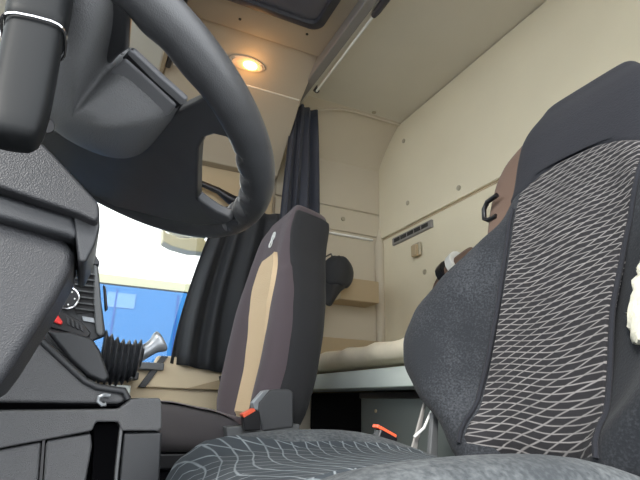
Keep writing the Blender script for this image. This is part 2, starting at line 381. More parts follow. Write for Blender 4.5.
# ================================================================ BUNK
b = root('bunk', (1.3, -1.2, .6), 'pale grey bunk base board across the back of the cab', 'bunk')
prism('front_board', [(.10, -.95, .603), (.10, -.925, .610), (.10, -.925, .630), (.10, -.94, .66), (.10, -.955, .676), (.10, -1.02, .680), (.10, -1.02, .603)], (2.26, 0, 0), M['board'], b, bevel=.003)
box('slat_base', (.10, YB + .02, .62), (2.36, -1.02, .66), M['board'], b)
mt = []
for i in range(41):
    x = .12 + 2.22 * i / 40; e = min(1, i / 1.6, (40 - i) / 1.6) ** .5 if 0 < i < 40 else .72
    wv = .006 * math.sin(i * 1.7) + .004 * math.sin(i * 3.1)
    y0, y1, z0, z1 = -.955 - .02 * (1 - e), YB + .02, .682, .682 + .093 * e + wv
    mt.append([(x, y0, z0), (x, y0 + .012 + wv * .8, (z0 + z1) / 2), (x, y0, z1 - .012), (x, y0 - .03, z1), (x, (y0 + y1) / 2, z1 + .006 * math.sin(i)), (x, y1 + .03, z1), (x, y1, z1 - .02), (x, y1, z0)])
tag(loft('mattress', mt, M['mattress'], sub=1), 'cream cloth mattress lying on the bunk board', 'mattress')
box('underbunk_shade', (1.76, -1.20, 0), (2.37, -1.06, .60), M['void'], b)  # black block put in for the shade under the bunk
ub = root('storage_box', (1.2, -1.1, .0), 'dark grey storage box under the bunk board', 'box')
box('box_body', (.45, -1.40, .0), (1.755, -.99, .585), M['boxgrey'], ub, bevel=.01)
box('box_lid_edge', (.45, -1.40, .575), (1.755, -.985, .597), M['black'], ub, bevel=.003)
p = at(375, 411, 1, -.985); link('lock_button', mesh(*disc((p.x, -.992, p.z), (0, 1, 0), .006, .006)), M['tan'], ub)
tag(box('storage_bin', (2.25, -1.385, 1.065), (XW, -1.15, 1.185), M['tan'], bevel=.006), 'tan open-topped storage bin on the far wall above the bunk', 'bin')
# cap hanging behind the passenger headrest
cp = at(336, 278, 0, 2.15)
cap = root('black_cap', cp, 'black peaked cap hanging behind the passenger seat', 'cap')
rg = []
for (dz, ry, rx, oy) in ((.098, .010, .01, -.01), (.092, .040, .03, -.012), (.070, .064, .045, -.008), (.03, .080, .055, -.006), (-.01, .078, .058, .0), (-.035, .066, .055, .008), (-.045, .055, .050, .012)):
    rg.append([cp + 1.15 * Vector((rx * math.cos(2 * PI * q / 20), oy - ry * math.sin(2 * PI * q / 20), dz + .006 * math.sin(q * 2.1 + dz * 40))) for q in range(20)])
loft('crown', rg, M['curtain'], cap, sub=1)
V = []; Fc = []
for j in range(6):
    for i in range(9):
        t = i / 8 * 2 - 1; r = j / 5
        V.append(cp + Vector((-.045 + .03 * t * t, .012 - .060 * t * (1 - .45 * r) + .040 * r, -.030 - r * .105 * (1 - t * t * .45))))
for j in range(5):
    for i in range(8): Fc.append([j * 9 + i, j * 9 + i + 1, (j + 1) * 9 + i + 1, (j + 1) * 9 + i])
for v_ in V: v_ -= cp; v_ *= 1.15; v_ += cp
link('peak', mesh(V, Fc), M['curtain'], cap, solid=.005)
tube('hanging_loop', [cp + Vector((0, .02, .10)), cp + Vector((.06, .0, .14)), cp + Vector((.245, -.01, .15))], .004, M['black'], cap, n=6)
# bag and cloth on the bunk behind the driver seat
bg = at(456, 268, 1, -1.38)
bag = root('cloth_bundle', bg - Vector((0, 0, .1)), 'brown bundle with black strap and white cloth hung behind the driver seat', 'bundle')
rg = []
for i in range(9):
    t = i / 8; c0 = lerp(at(437, 290, 1, -1.38), at(476, 250, 1, -1.38), t); r = .030 + .024 * math.sin(PI * t)
    rg.append([c0 + Vector((.3 * r * math.cos(2 * PI * q / 14), r * .9 * math.sin(2 * PI * q / 14), r * .75 * math.cos(2 * PI * q / 14) + .007 * math.sin(3 * q + 5 * t))) for q in range(14)])
c0 = rg[0]; cc_ = sum(c0, Vector()) / len(c0)
rg = [[cc_ + (p - cc_) * (1 + 4 * dz) + Vector((0, .0, -dz)) for p in c0] for dz in (.24, .165, .11, .055)] + rg
loft('brown_cloth', rg, M['brownvel'], bag, sub=1)
def wrap(px, py, r, w_, m_, nm):
    c0 = at(px, py, 1, -1.38); ax = (at(476, 250, 1, -1.38) - at(437, 290, 1, -1.38)).normalized()
    s1 = Vector((0, 1, 0)); s2 = ax.cross(s1)
    loft(nm, [[c0 + ax * h + (s1 * math.cos(2 * PI * q / 16) + s2 * math.sin(2 * PI * q / 16)) * r for q in range(16)] for h in (-w_, w_)], m_, bag, bevel=.003)
wrap(449, 274, .058, .022, M['black'], 'strap')
wrap(459, 265, .060, .020, M['white'], 'white_cloth')
tube('drawstring', [at(436, 296, 1, -1.32), at(443, 284, 1, -1.29), at(452, 276, 1, -1.28)], .006, M['beigecloth'], bag, n=8)

# ================================================================ CURTAINS
def curtain(name, path, z0fn, z1fn, m, label, amp=.02, folds=9, n=120, nv=14, top=1., cat='curtain', pin=None):
    P = [Vector((*p, 0)) for p in path]; tot = len(P) - 1
    def fn(u, v):
        q = u * tot; i = min(int(q), tot - 1); a = P[i].lerp(P[i + 1], q - i)
        tan = (P[i + 1] - P[i]).normalized(); nr = Vector((-tan.y, tan.x, 0))
        mid = P[pin] if pin is not None else sum(P, Vector()) / len(P)
        a = mid + (a - mid) * lerp(1, top, v ** 1.5)
        w_ = amp * (1 - .45 * v) * (math.sin(u * folds * 2 * PI + .6 * math.sin(v * 4)) + .45 * math.sin(u * folds * 3.7 + 1.3 + v * 2))
        return a + nr * w_ + Vector((0, 0, lerp(z0fn(u), z1fn(u), v)))
    return tag(sheet(name, fn, n, nv, m, solid=.003), label, cat)
curtain('pillar_curtain', [(2.16, -.757), (2.13, -.85), (2.16, -1.0)], lambda u: .95, lambda u: 2.055 - .055 * (1 - min(1, u * 3.2)), M['navy'],
        'dark navy curtain hanging from the roof track behind the passenger headrest', .020, 4, 90, 16, .60)
curtain('window_curtain', [(2.31, -.355), (2.30, -.55), (2.29, -.84)], lambda u: .706 - .055 * u, lambda u: 1.475, M['curtain'],
        'black curtain gathered at the passenger door window', .022, 4.2, 130, 16, .68, pin=-1)
# grab handle on the header, above the window
g0, g1 = at(200, 183, 0, 2.31), at(240, 200, 0, 2.31)
gh = root('grab_handle', g0.lerp(g1, .5), 'black grab handle above the passenger window seen through the wheel', 'handle')
tube('grip', [g0 + Vector((0, .12, .03)), g0, g0.lerp(g1, .45), g1 + Vector((0, .05, -.006)), g1 + Vector((0, .0, -.012))], [.014, .015, .017, .027, .022], M['black'], gh, n=12)
for q in (g0 + Vector((0, .10, .025)), g1 + Vector((0, .02, -.006))): tube('mount', [q, q + Vector((.06, 0, 0))], .016, M['black'], gh, n=10)

# ================================================================ SEATS
FT = [(-1, -.45), (-.985, .25), (-.94, .72), (-.86, .97), (-.76, 1.0), (-.66, .86), (-.56, .48), (-.46, .16), (-.34, .03), (-.17, .0), (0, 0)]
FT = FT + [(-a, b_) for a, b_ in FT[-2::-1]]
def fprof(t):
    t = -abs(t)
    for p, q in zip(FT, FT[1:]):
        if t <= q[0]: return lerp(p[1], q[1], (t - p[0]) / (q[0] - p[0]))
    return 0
class Back:
    """backrest: rows (s, half width, bolster depth, thickness, forward bow) along a reclined axis"""
    def __init__(s, cx, y, z, tilt, tab):
        s.o = Vector((cx, y, z)); a = math.radians(tilt); s.up = Vector((0, -math.sin(a), math.cos(a))); s.n = Vector((0, math.cos(a), math.sin(a))); s.tab = tab
    def P(s, x, h, d): return s.o + Vector((x, 0, 0)) + s.up * h + s.n * d
    def depth(s, x, h):
        hw, bo, th, bow = interp(s.tab, h); return bow + bo * max(0, fprof(x / hw))
    def front(s, x, h, off=.004): return s.P(x, h, s.depth(x, h) + off)
    def ring(s, h, grow=0., dmax=None, shell=False):
        hw, bo, th, bow = interp(s.tab, h); R = []
        if not shell:
            for t, f in FT:
                d = bow + (bo * f if f > 0 else f * th * .6 if bo < .02 else bo * f * 0 - th * .4)
                if bo < .03 and abs(t) > .9: d = bow - th * (.35 if abs(t) == 1 else .10 if abs(t) > .95 else .02)
                R.append(s.P(hw * t, h, d))
            for t, f in ((.97, .8), (.85, 1), (.45, 1.04), (0, 1.05), (-.45, 1.04), (-.85, 1), (-.97, .8)): R.append(s.P(hw * t, h, -th * f + bow * .5))
        else:
            for t, d in ((-1, dmax), (-1.0, -th * .5), (-.97, -th * .85), (-.85, -th * 1.02), (-.4, -th * 1.07), (.4, -th * 1.07), (.85, -th * 1.02), (.97, -th * .85), (1, -th * .5), (1, dmax)):
                R.append(s.P((hw + grow) * t, h, (bow if d == dmax else bow * .5) + d - (grow if abs(t) < .9 else 0)))
            for t, d in ((.9, dmax - .012), (.9, -th * .5), (.7, -th * .8), (-.7, -th * .8), (-.9, -th * .5), (-.9, dmax - .012)): R.append(s.P((hw - .002) * t, h, (bow if d > 0 or d == dmax - .012 else bow * .5) + d))
        return R
def backrest(name, B, m, parent, s0, s1, n=26, sub=1, capr=.05):
    rings = []
    for i in range(n + 1):
        h = lerp(s0, s1, i / n); rings.append(B.ring(h))
    # round the top and the bottom over
    def shrink(h, k, dz):
        R = B.ring(h); c0 = sum(R, Vector()) / len(R); return [c0 + (p - c0) * k + B.up * dz for p in R]
    rings = [shrink(s0, .60, -.030), shrink(s0, .9, -.018)] + rings + [shrink(s1, .93, .016), shrink(s1, .78, .028), shrink(s1, .45, .036)]
    return loft(name, rings, m, parent, sub=sub)
def cushion(name, cx, rows, m, parent, prof, sub=1):
    """rows: (y, half width, z of the middle, ridge height, z of the underside)"""
    R = []
    for y, hw, z, rd_, zb in rows:
        r = [Vector((cx + hw * t, y, z + rd_ * f if f >= 0 else lerp(z, zb, -f))) for t, f in prof]
        r += [Vector((cx + hw * .9, y, zb)), Vector((cx, y, zb)), Vector((cx - hw * .9, y, zb))]
        R.append(r)
    return loft(name, R, m, parent, sub=sub)

# ---------------- driver seat
DX = .615
ds = root('truck_seat', (DX, -.45, .0), 'near driver seat in a worn charcoal cover with wavy patterned panels and torn side', 'seat')
T1 = [(-.03, .17, .03, .11, 0), (.02, .21, .045, .11, 0), (.08, .305, .065, .11, .0), (.14, .368, .075, .11, 0), (.20, .395, .075, .11, 0), (.27, .385, .07, .11, 0), (.34, .335, .055, .11, .0), (.42, .268, .03, .10, 0),
      (.49, .190, .012, .10, -.002), (.56, .163, .004, .10, .0), (.64, .160, .002, .10, .006), (.69, .158, .001, .10, .006), (.73, .148, .0, .09, .002), (.765, .118, 0, .08, -.006)]
DB = Back(DX, -.655, .49, 19, T1)
backrest('backrest', DB, M['bolster'], ds, -.02, .755, 40)
def panel(name, B, x0fn, x1fn, s0, s1fn, m, parent, off=.005, nx=28, ny=40):
    def fn(u, v):
        x_ = lerp(x0fn(v), x1fn(v), u); s_ = lerp(s0, s1fn(x_), v)
        e = min(u, 1 - u, v, 1 - v); return B.front(x_, s_, off if e > .001 else -.004)
    def uvf(u, v):
        x_ = lerp(x0fn(v), x1fn(v), u); return (-x_, lerp(s0, s1fn(x_), v))
    return sheet(name, fn, nx, ny, m, parent, uvf)
pf = lambda v: .130 + .004 * v
pn = lambda v: .134 - .018 * math.sin(PI * min(1, v * 1.25)) + .055 * max(0, v - .4) - .008 * max(0, v - .8) * 5
panel('patterned_panel', DB, lambda v: -pn(v), lambda v: pf(v), -.012, lambda x: .592 - 3.4 * max(0, abs(x) - .03) ** 2 * (1.05 + max(0, x) * 2.5), M['pattern'], ds)
# headrest cover: cloth stretched over the top part
rings = []
for i in range(14):
    h = lerp(.525, .765, i / 13); hw, bo, th, bow = interp(T1, h); g = .006
    R = [DB.P((hw + g) * t, h - (.10 * max(0, 1 - i / 4) * (abs(t) ** 2) * 0), bow + d) for t, d in
         ((-1, -.045), (-.985, -.014), (-.93, .004), (-.8, .0075), (-.4, .0078), (0, .0078), (.4, .0078), (.8, .0075), (.93, .004), (.985, -.014), (1, -.045), (.97, -.085), (.8, -.108), (0, -.112), (-.8, -.108), (-.97, -.085))]
    rings.append(R)
def shr(R, k, dz): c0 = sum(R, Vector()) / len(R); return [c0 + (p - c0) * k + DB.up * dz for p in R]
rings += [shr(rings[-1], .94, .018), shr(rings[-1], .80, .032), shr(rings[-1], .45, .040)]
# the cover's lower hem runs as an arch over the patterned panel
for j in range(3):
    for q in range(2, 9):
        t = (-.93, -.8, -.4, 0, .4, .8, .93)[q - 2]; rings[j][q] = rings[j][q] + DB.up * ((.075 - .10 * t * t) * (1 - j / 3.))
loft('headrest_cover', rings, M['head'], ds, sub=1)
# seams either side of the panel
for s_ in (-1, 1):
    tube('seam', [DB.front(s_ * ((pf if s_ > 0 else pn)(v * .88) + .001), lerp(-.01, .50, v), .004) for v in [i / 24 for i in range(25)]], .0042, M['head'], ds, n=6)
# rear shell seen past the head part
T2 = [(0, .22, .0, .05, 0), (.2, .27, 0, .05, 0), (.40, .285, 0, .06, 0), (.50, .312, 0, .06, 0), (.62, .325, 0, .06, 0), (.70, .322, 0, .06, 0), (.755, .30, 0, .06, 0), (.79, .25, 0, .05, 0), (.805, .17, 0, .05, 0)]
DS = Back(DX, -.655, .49, 19, T2); DS.o = DS.o - DS.n * .062
backrest('rear_shell', DS, M['brownvel'], ds, .0, .785, 28)
bgp = at(487, 211, 1, -.90)
tube('belt_guide', [bgp + Vector((-.04, 0, .030)), bgp + Vector((-.004, .0, .024)), bgp + Vector((.010, 0, .008)), bgp + Vector((.012, .0, -.018)), bgp + Vector((-.002, 0, -.026)), bgp + Vector((-.03, 0, -.024))], .0065, M['black'], ds, n=10)
# torn foam on the near bolster
random.seed(9); rows = []
for i in range(27):
    v = i / 26; h = lerp(.150, .345, v); base_w = .006 + .030 * math.sin(PI * min(1, v * 1.15) ** .7) ** .8 * (1 - .35 * v); xc = -.180 - .006 * v
    r = []
    for q in range(14):
        a = 2 * PI * q / 14; j_ = 1 + random.uniform(-.22, .22); x_ = xc + math.cos(a) * base_w * j_
        r.append(DB.front(x_, h + random.uniform(-.003, .003), (.006 + .010 * math.sin(a) + random.uniform(-.002, .004)) if math.sin(a) > -.01 else -.004))
    rows.append(r)
loft('torn_foam', rows, M['foam'], ds)
# cushion
PR = [(-1, -.75), (-1.0, -.30), (-.97, .35), (-.90, .85), (-.80, 1), (-.70, .93), (-.60, .55), (-.50, .15), (-.3, .02), (0, 0)]
PR = PR + [(-a, b_) for a, b_ in PR[-2::-1]]
CR = [(-.125, .20, .390, .00, .36), (-.133, .235, .420, .006, .345), (-.155, .258, .450, .014, .33), (-.19, .268, .468, .022, .32), (-.24, .275, .475, .028, .31), (-.32, .280, .478, .031, .30), (-.40, .283, .478, .033, .30),
      (-.47, .283, .475, .033, .30), (-.54, .28, .468, .024, .30), (-.60, .27, .460, .010, .31), (-.66, .25, .45, .0, .33)]
cu = cushion('seat_cushion', DX, CR, M['cush'], ds, PR)
def czf(x, y, rows=None):
    tb = [(-r[0], r[1], r[2], r[3], r[4]) for r in (rows or CR)]; hw, z, rd_, zb = interp(tb, -y); t = -min(1, abs(x / hw)); f = 0
    for p, q in zip(PR, PR[1:]):
        if t <= q[0]:
            f = lerp(p[1], q[1], (t - p[0]) / max(1e-6, q[0] - p[0])); break
    return z + rd_ * f if f >= 0 else lerp(z, zb, -f)
def cpx(u, v): return (lerp(-.175, lerp(.262, .165, min(1, v / .42) ** .8), u) * (1 - .12 * (1 - v) ** 4), lerp(-.134, -.56, v))
sheet('patterned_cushion_panel', lambda u, v: Vector((DX + cpx(u, v)[0], cpx(u, v)[1], czf(*cpx(u, v)) + (.0045 if 0 < u < 1 and 0 < v < 1 else -.002))), 44, 54, M['cpattern'], cu,
      lambda u, v: cpx(u, v))
box('seat_base', (DX - .2, -.62, .0), (DX + .2, -.16, .29), M['dark'], ds, bevel=.02)
box('slide_rail', (DX - .22, -.66, .285), (DX + .22, -.14, .315), M['black'], ds, bevel=.005)
# far-side fittings: belt buckle stalk, lever and a pale trim strip
bm_ = Matrix.Translation((.905, -.552, .458)) @ Matrix.Rotation(math.radians(24), 4, 'X')
bk = box('belt_buckle', (-.012, -.022, -.06), (.012, .022, .045), M['black'], ds, mtx=bm_, bevel=.004)
box('release_button', (-.010, -.018, .043), (.010, .030, .050), M['orange'], bk, mtx=bm_, bevel=.002)
tube('buckle_stalk', [bm_ @ Vector((0, 0, -.05)), Vector((.90, -.55, .37)), Vector((.88, -.53, .33))], .010, M['black'], bk, n=8)
s0, s1 = at(424, 402, 0, .90), at(411, 441, 0, .90)
prism('side_trim', [s0 + Vector((0, .004, 0)), s0 + Vector((0, -.005, .004)), s1 + Vector((0, -.010, -.02)), s1 + Vector((0, .006, -.02))], (-.006, 0, 0), M['track'], ds, bevel=.003)
s2, s3 = at(431, 412, 0, .87), at(427, 450, 0, .87)
prism('lever_plate', [s2 + Vector((0, .004, .0)), s2 + Vector((0, -.010, -.005)), s3 + Vector((0, -.016, -.02)), s3 + Vector((0, .004, -.02))], (-.012, 0, 0), M['greyp'], ds, bevel=.003)
tube('cable', [at(414, 437, 0, .885), at(424, 428, 0, .88), at(431, 412, 0, .88), at(434, 402, 0, .87)], .0028, M['white'], ds, n=8)

# ---------------- passenger seat
PX = 1.805
ps = root('truck_seat', (PX, -.4, .0), 'far passenger seat in mauve cloth with a beige centre stripe', 'seat')
T3 = [(-.02, .25, .04, .12, 0), (.06, .285, .055, .13, 0), (.16, .30, .06, .13, .0), (.28, .30, .055, .13, .012), (.40, .285, .045, .13, .03), (.50, .252, .03, .13, .048), (.58, .222, .018, .13, .062), (.66, .200, .008, .13, .070),
      (.72, .190, .004, .13, .068), (.76, .175, .002, .12, .056), (.79, .15, 0, .10, .036)]
PB = Back(PX, -.545, .50, 12, T3)
backrest('backrest', PB, M['mauve'], ps, -.02, .765, 34)
def pfn(u, v):
    h = lerp(.0, .60, v); wd = lerp(.125, .205, v ** .8) * max(0, 1 - max(0, (v - .62) / .38) ** 2.4) ** .5; x_ = lerp(-wd, wd, u)
    return PB.front(x_ - .035, h, .013 if 0 < u < 1 and 0 < v < 1 else -.003)
sheet('centre_stripe', pfn, 16, 34, M['beigecloth'], ps)
rings = [PB.ring(lerp(-.02, .733, i / 24), .006, -.004 if False else .005, True) for i in range(25)]
def shr2(R, k, dz): c0 = sum(R, Vector()) / len(R); return [c0 + (p - c0) * k + PB.up * dz for p in R]
rings += [shr2(rings[-1], .97, .018), shr2(rings[-1], .86, .026)]
loft('rear_cover', rings, M['shellcloth'], ps, sub=1)
# small round emblem stitched on the headrest
def torus(c, n, r, rr, seg=22):
    n = Vector(n).normalized(); u = n.orthogonal().normalized(); w_ = n.cross(u)
    return tubeg([Vector(c) + (u * math.cos(2 * PI * k / seg) + w_ * math.sin(2 * PI * k / seg)) * r for k in range(seg)], rr, 6, True)
ec = PB.front(-.02, .665, .004)
parts = [torus(ec + PB.up * .012, PB.n, .017, .0028), torus(ec - PB.up * .018 + Vector((.010, 0, 0)), PB.n, .015, .0028)]
parts += [tubeg([ec + PB.up * .012, ec + PB.up * .012 + (PB.up * math.cos(a) + Vector((1, 0, 0)) * math.sin(a)) * .015], .0020, 6) for a in (0, 2.09, 4.19)]
link('emblem', mesh(*join(parts)), M['white'], ps)
PC = [(-.06, .20, .47, 0, .42), (-.07, .235, .505, .004, .41), (-.10, .255, .532, .006, .40), (-.16, .262, .542, .006, .40), (-.25, .265, .536, .007, .40), (-.36, .265, .518, .008, .40), (-.46, .26, .496, .008, .40), (-.52, .25, .48, .0, .40)]
cu = cushion('seat_cushion', PX, PC, M['cushcloth'], ps, PR)
ptop = lambda u, v: (lerp(-.258, .258, u) * (1 - .10 * (1 - v) ** 3), lerp(-.085, -.50, v))
sheet('cushion_top', lambda u, v: Vector((PX + ptop(u, v)[0], ptop(u, v)[1], czf(*ptop(u, v), PC) + .006)), 40, 24, M['mauve'], cu)
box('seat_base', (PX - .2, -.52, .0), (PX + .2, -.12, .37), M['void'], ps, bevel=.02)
box('seat_pan', (PX - .22, -.56, .36), (PX + .22, -.10, .41), M['black'], ps, bevel=.01)
# recliner housing on its near side
X0 = 1.50
q = [at(*p, 0, X0) for p in ((262, 432), (258, 412), (257, 404), (269, 390), (276, 389), (290, 389), (294, 392), (294, 428))]
prism('recliner_housing', q, (.055, 0, 0), M['podgrey2'], ps, bevel=.008)
q = [at(*p, 0, X0 - .002) for p in ((254, 409), (253, 403), (263, 391), (270, 389.5), (259, 403), (258, 412))]
prism('pale_edge', q, (.03, 0, 0), M['silver'], ps, bevel=.002)
q = [at(*p, 0, X0 + .004) for p in ((228, 440), (226, 427), (262, 425), (300, 424), (300, 440))]
prism('side_rail', q, (.05, 0, 0), M['greyp'], ps, bevel=.004)
q = [at(*p, 0, 1.47) for p in ((245, 431), (243, 416), (256, 409), (260, 412), (261, 430))]
b2 = prism('belt_buckle', q, (.025, 0, 0), M['black'], ps, bevel=.003)
q = [at(*p, 0, 1.468) for p in ((242, 414), (254, 408), (256, 411), (244, 418))]
prism('release_button', q, (.028, 0, 0), M['orange'], b2, bevel=.002)
# belt latch hanging at the far side of the passenger seat
lt = at(227, 398, 0, 2.16)
bt = ps
tube('belt_latch', [lt + Vector((0, .03, .09)), lt + Vector((0, .015, .04)), lt, lt + Vector((0, -.02, -.06))], .014, M['black'], bt, n=8)
box('latch_tip', (lt.x - .022, lt.y - .012, lt.z - .006), (lt.x - .014, lt.y + .012, lt.z + .004), M['chrome'], bt, bevel=.001)

# ================================================================ STEERING WHEEL
WC = Vector((.567, .048, .874)); wt = .434; WR = .2285
WN = Vector((0, -math.sin(wt), math.cos(wt))); WU = Vector((0, -math.cos(wt), -math.sin(wt))); WV = Vector((1, 0, 0))
def W(u, v, h=0): return WC + WU * u + WV * v + WN * h
sw_ = root('steering_wheel', WC, 'dark leather steering wheel seen from below with grained grey hub', 'steering wheel')
V, Fc = [], []; NR, NS_ = 540, 20
for i in range(NR):
    th = 2 * PI * i / NR; deg = math.degrees(th)
    e = W(math.cos(th), math.sin(th)) - WC
    def bump(c0, w_): 
        dlt = (deg - c0 + 180) % 360 - 180; return math.exp(-(dlt / w_) ** 2)
    grip = 0
    if 324 < deg or deg < 12:
        q_ = ((deg - 326) % 360) % 9.0; q_ = min(q_, 9.0 - q_); grip = .0022 - .0085 * math.exp(-(q_ / 1.5) ** 2)
    thumb = .003 * bump(299, 5) + .004 * bump(288, 3.5) + .004 * bump(278, 3)
    for k_ in range(NS_):
        a = 2 * PI * k_ / NS_; r = .0180
        cin = max(0, -math.cos(a))                     # inner side of the rim
        r += (grip * cin ** .4 + thumb * cin) if cin > 0 else 0
        V.append(WC + e * (WR + r * math.cos(a)) + WN * (r * 1.12 * math.sin(a)))
for i in range(NR):
    for k_ in range(NS_): Fc.append([i * NS_ + k_, i * NS_ + (k_ + 1) % NS_, ((i + 1) % NR) * NS_ + (k_ + 1) % NS_, ((i + 1) % NR) * NS_ + k_])
link('rim', mesh(V, Fc), M['rim'], sw_)
def wprism(name, pts, h0, h1, m, bev, parent=sw_, **k): return prism(name, [W(u, v, h0) for u, v in pts], WN * (h1 - h0), m, parent, bevel=bev, **k)
# spokes: loft from the hub to the rim
def spoke(th0, r0, w0, r1, w1, thk0=.030, thk1=.020, h0=-.022, m='rim', name='spoke'):
    e = (math.cos(th0), math.sin(th0)); p = (-e[1], e[0]); rings = []
    for i in range(8):
        t = i / 7; r = lerp(r0, r1, t); w_ = lerp(w0, w1, t); w_ = w_ - .30 * math.sin(PI * t) * min(w0, w1) * .5 + (.018 * max(0, t - .75) * 4 * .6); th_ = lerp(thk0, thk1, t); hh = lerp(h0, -.001, t)
        rings.append([W(e[0] * r + p[0] * w_ * math.cos(a), e[1] * r + p[1] * w_ * math.cos(a), hh + th_ * .5 * math.sin(a)) for a in [2 * PI * q / 16 for q in range(16)]])
    return loft(name, rings, M[m], sw_, sub=1)
def wp(pts, h): 
    out = []
    for x, y in pts:
        dd = ray(x, y); P0 = WC + WN * h; out.append(CAM + dd * ((P0 - CAM).dot(WN) / dd.dot(WN)))
    return out
def wplate(name, pts, h0, h1, m, bev, seg=3, **k): return prism(name, wp(pts, h0), WN * (h1 - h0), M[m], sw_, bevel=bev, seg=seg, **k)
spoke(math.radians(90), .07, .05, .222, .035, .012, .016, .004)
# lower web: two spokes and the strip between them, one moulding with an opening at the rim
wplate('lower_spokes', [(100, 150), (150, 128), (183, 108), (194, 103), (203, 98), (210, 97), (222, 102), (234, 122), (238, 140), (236, 146), (226, 138), (214, 135), (204, 138), (198, 149), (197, 170), (197, 199),
       (205, 208), (216, 215), (228, 219), (236, 219), (243, 221), (232, 224), (200, 226), (160, 218), (120, 208), (60, 195), (0, 160), (0, 110)], -.017, -.003, 'rim', .006, 4)
wplate('horizontal_spoke', [(58, -60), (56, 20), (66, 64), (104, 72), (114, 60), (125, 52), (127, 20), (130, -20), (126, -60)], -.018, -.007, 'rim', .006)
def shrinkring(P, k, dn): c0 = sum(P, Vector()) / len(P); return [c0 + (p - c0) * k + WN * dn for p in P]
ho = wp([(60, 116), (72, 128), (98, 143), (124, 154), (142, 155), (152, 146), (166, 128), (180, 112), (172, 100), (150, 80), (128, 60), (112, 68), (106, 60), (114, 30), (118, -10), (90, -50), (30, -60), (0, 0), (10, 60), (35, 95)], -.016)
loft('hub', [shrinkring(ho, 1.0, .024), shrinkring(ho, 1.0, .004), shrinkring(ho, .985, -.004), shrinkring(ho, .93, -.014), shrinkring(ho, .80, -.026), shrinkring(ho, .60, -.038), shrinkring(ho, .35, -.05)], M['hub'], sw_, sub=2)
def hub_outline(k, h, du=0.):
    return [W(u * k + du, v * k, h) for u, v in [(-.105, -.03), (-.10, -.085), (-.04, -.125), (.03, -.130), (.085, -.118), (.12, -.105), (.135, -.06), (.14, 0), (.14, .06), (.12, .10), (.05, .13), (-.04, .125), (-.10, .085), (-.105, .03)]]
loft('airbag_cover', [hub_outline(.90, .000), hub_outline(.90, .020), hub_outline(.80, .036), hub_outline(.5, .042)], M['dark'], sw_, sub=1)
wplate('button_pod_shell', [(109, 73), (124, 59), (150, 82), (176, 106), (168, 116), (152, 124), (142, 112), (126, 92)], -.0275, -.014, 'podgrey', .003)
wplate('pod_gasket', [(122, 58), (128, 53), (182, 105), (176, 109)], -.0255, -.018, 'black', .001)
wplate('button_pod', [(126.5, 54), (129, 50), (133, 52), (160, 77), (186, 100), (185, 104), (181, 106), (150, 78)], -.027, -.022, 'podgrey', .002)
wplate('lower_trim', [(197, 198), (203, 203), (216, 212), (228, 217), (232, 221), (224, 224), (210, 219), (199, 208)], -.0225, -.010, 'podgrey2', .003)

# ---------------- column
sc_ = root('steering_column', (.5, .12, .60), 'grained charcoal steering column shroud under the wheel', 'steering column')
def side(pts, X): return [at(x, y, 0, X) for x, y in pts]
# the upper shroud: near cheek, extruded across the car
prism('upper_shroud', side([(-60, 95), (0, 128), (30, 131), (50, 150), (78, 180), (99, 203), (100, 216), (96, 222), (76, 213), (0, 187), (-60, 165)], .46), (.20, 0, 0), M['dash'], sc_, bevel=.012, seg=4)
prism('shroud_tip', side([(78, 206), (99, 206), (100, 226), (95, 244), (86, 262), (79, 262), (76, 240), (74, 218)], .475), (.12, 0, 0), M['dark'], sc_, bevel=.005)
prism('lower_shroud', side([(-60, 172), (0, 193), (74, 216), (78, 232), (76, 240), (66, 236), (0, 218), (-60, 200)], .475), (.16, 0, 0), M['dark'], sc_, bevel=.006)
# inner column body joining shroud and hub
cr = []
for t in (0, .25, .5, .75, 1):
    c0 = W(-.075, .0, lerp(-.060, -.26, t)); r = lerp(.030, .060, t)
    cr.append([c0 + (WU * math.cos(2 * PI * q_ / 20) * r + WV * math.sin(2 * PI * q_ / 20) * r) for q_ in range(20)])
loft('column_tube', cr, M['black'], sc_)
# ignition / collar ring on top of the shroud
kc = at(16, 140, 0, .475)
link('ignition_collar', mesh(*join([torus(kc, (-1, -.3, .6), .016, .005), torus(kc + Vector((.006, 0, -.004)), (-1, -.3, .6), .009, .003)])), M['greyp'], sc_)
kc = at(46, 126, 0, .47)
link('screw_hole', mesh(*disc(kc, (-.9, -.3, -.3), .007, .003)), M['black'], sc_, bevel=.001)
# fat multi-function stalk pointing up past the wheel
s_a, s_b = at(14, 142, 0, .31), at(52, -50, 0, .36)
ax = (s_b - s_a).normalized(); sx = ax.cross(Vector((1, 0, 0))).normalized(); sz = ax.cross(sx)
def sring(t, w_, d_):
    c0 = s_a.lerp(s_b, t); R = []
    for q_ in range(20):
        a = 2 * PI * q_ / 20; cx_, cy_ = math.cos(a), math.sin(a)
        e1 = abs(cx_) ** .55 * (1 if cx_ > 0 else -1); e2 = abs(cy_) ** .55 * (1 if cy_ > 0 else -1)
        R.append(c0 + sx * e1 * w_ + sz * e2 * d_)
    return R
loft('control_stalk', [sring(-.01, .008, .008), sring(.01, .013, .012), sring(.10, .0165, .014), sring(.45, .0170, .015), sring(.62, .0175, .016), sring(.70, .0175, .016), sring(1.0, .014, .014)], M['stalkp'], sc_, sub=1)
loft('stalk_grip', [sring(.47, .0182, .0162), sring(.48, .0188, .0168), sring(.80, .020, .0175), sring(.86, .017, .015)], M['stalkp'], sc_, sub=1)
tube('grip_lit_edge', [p + (p - s_a.lerp(s_b, .47)).normalized() * .0004 for p in sring(.47, .0186, .0166)], .0011, M['chrome'], sc_, n=6, closed=True)  # thin chrome ring paints the lit edge of the grip

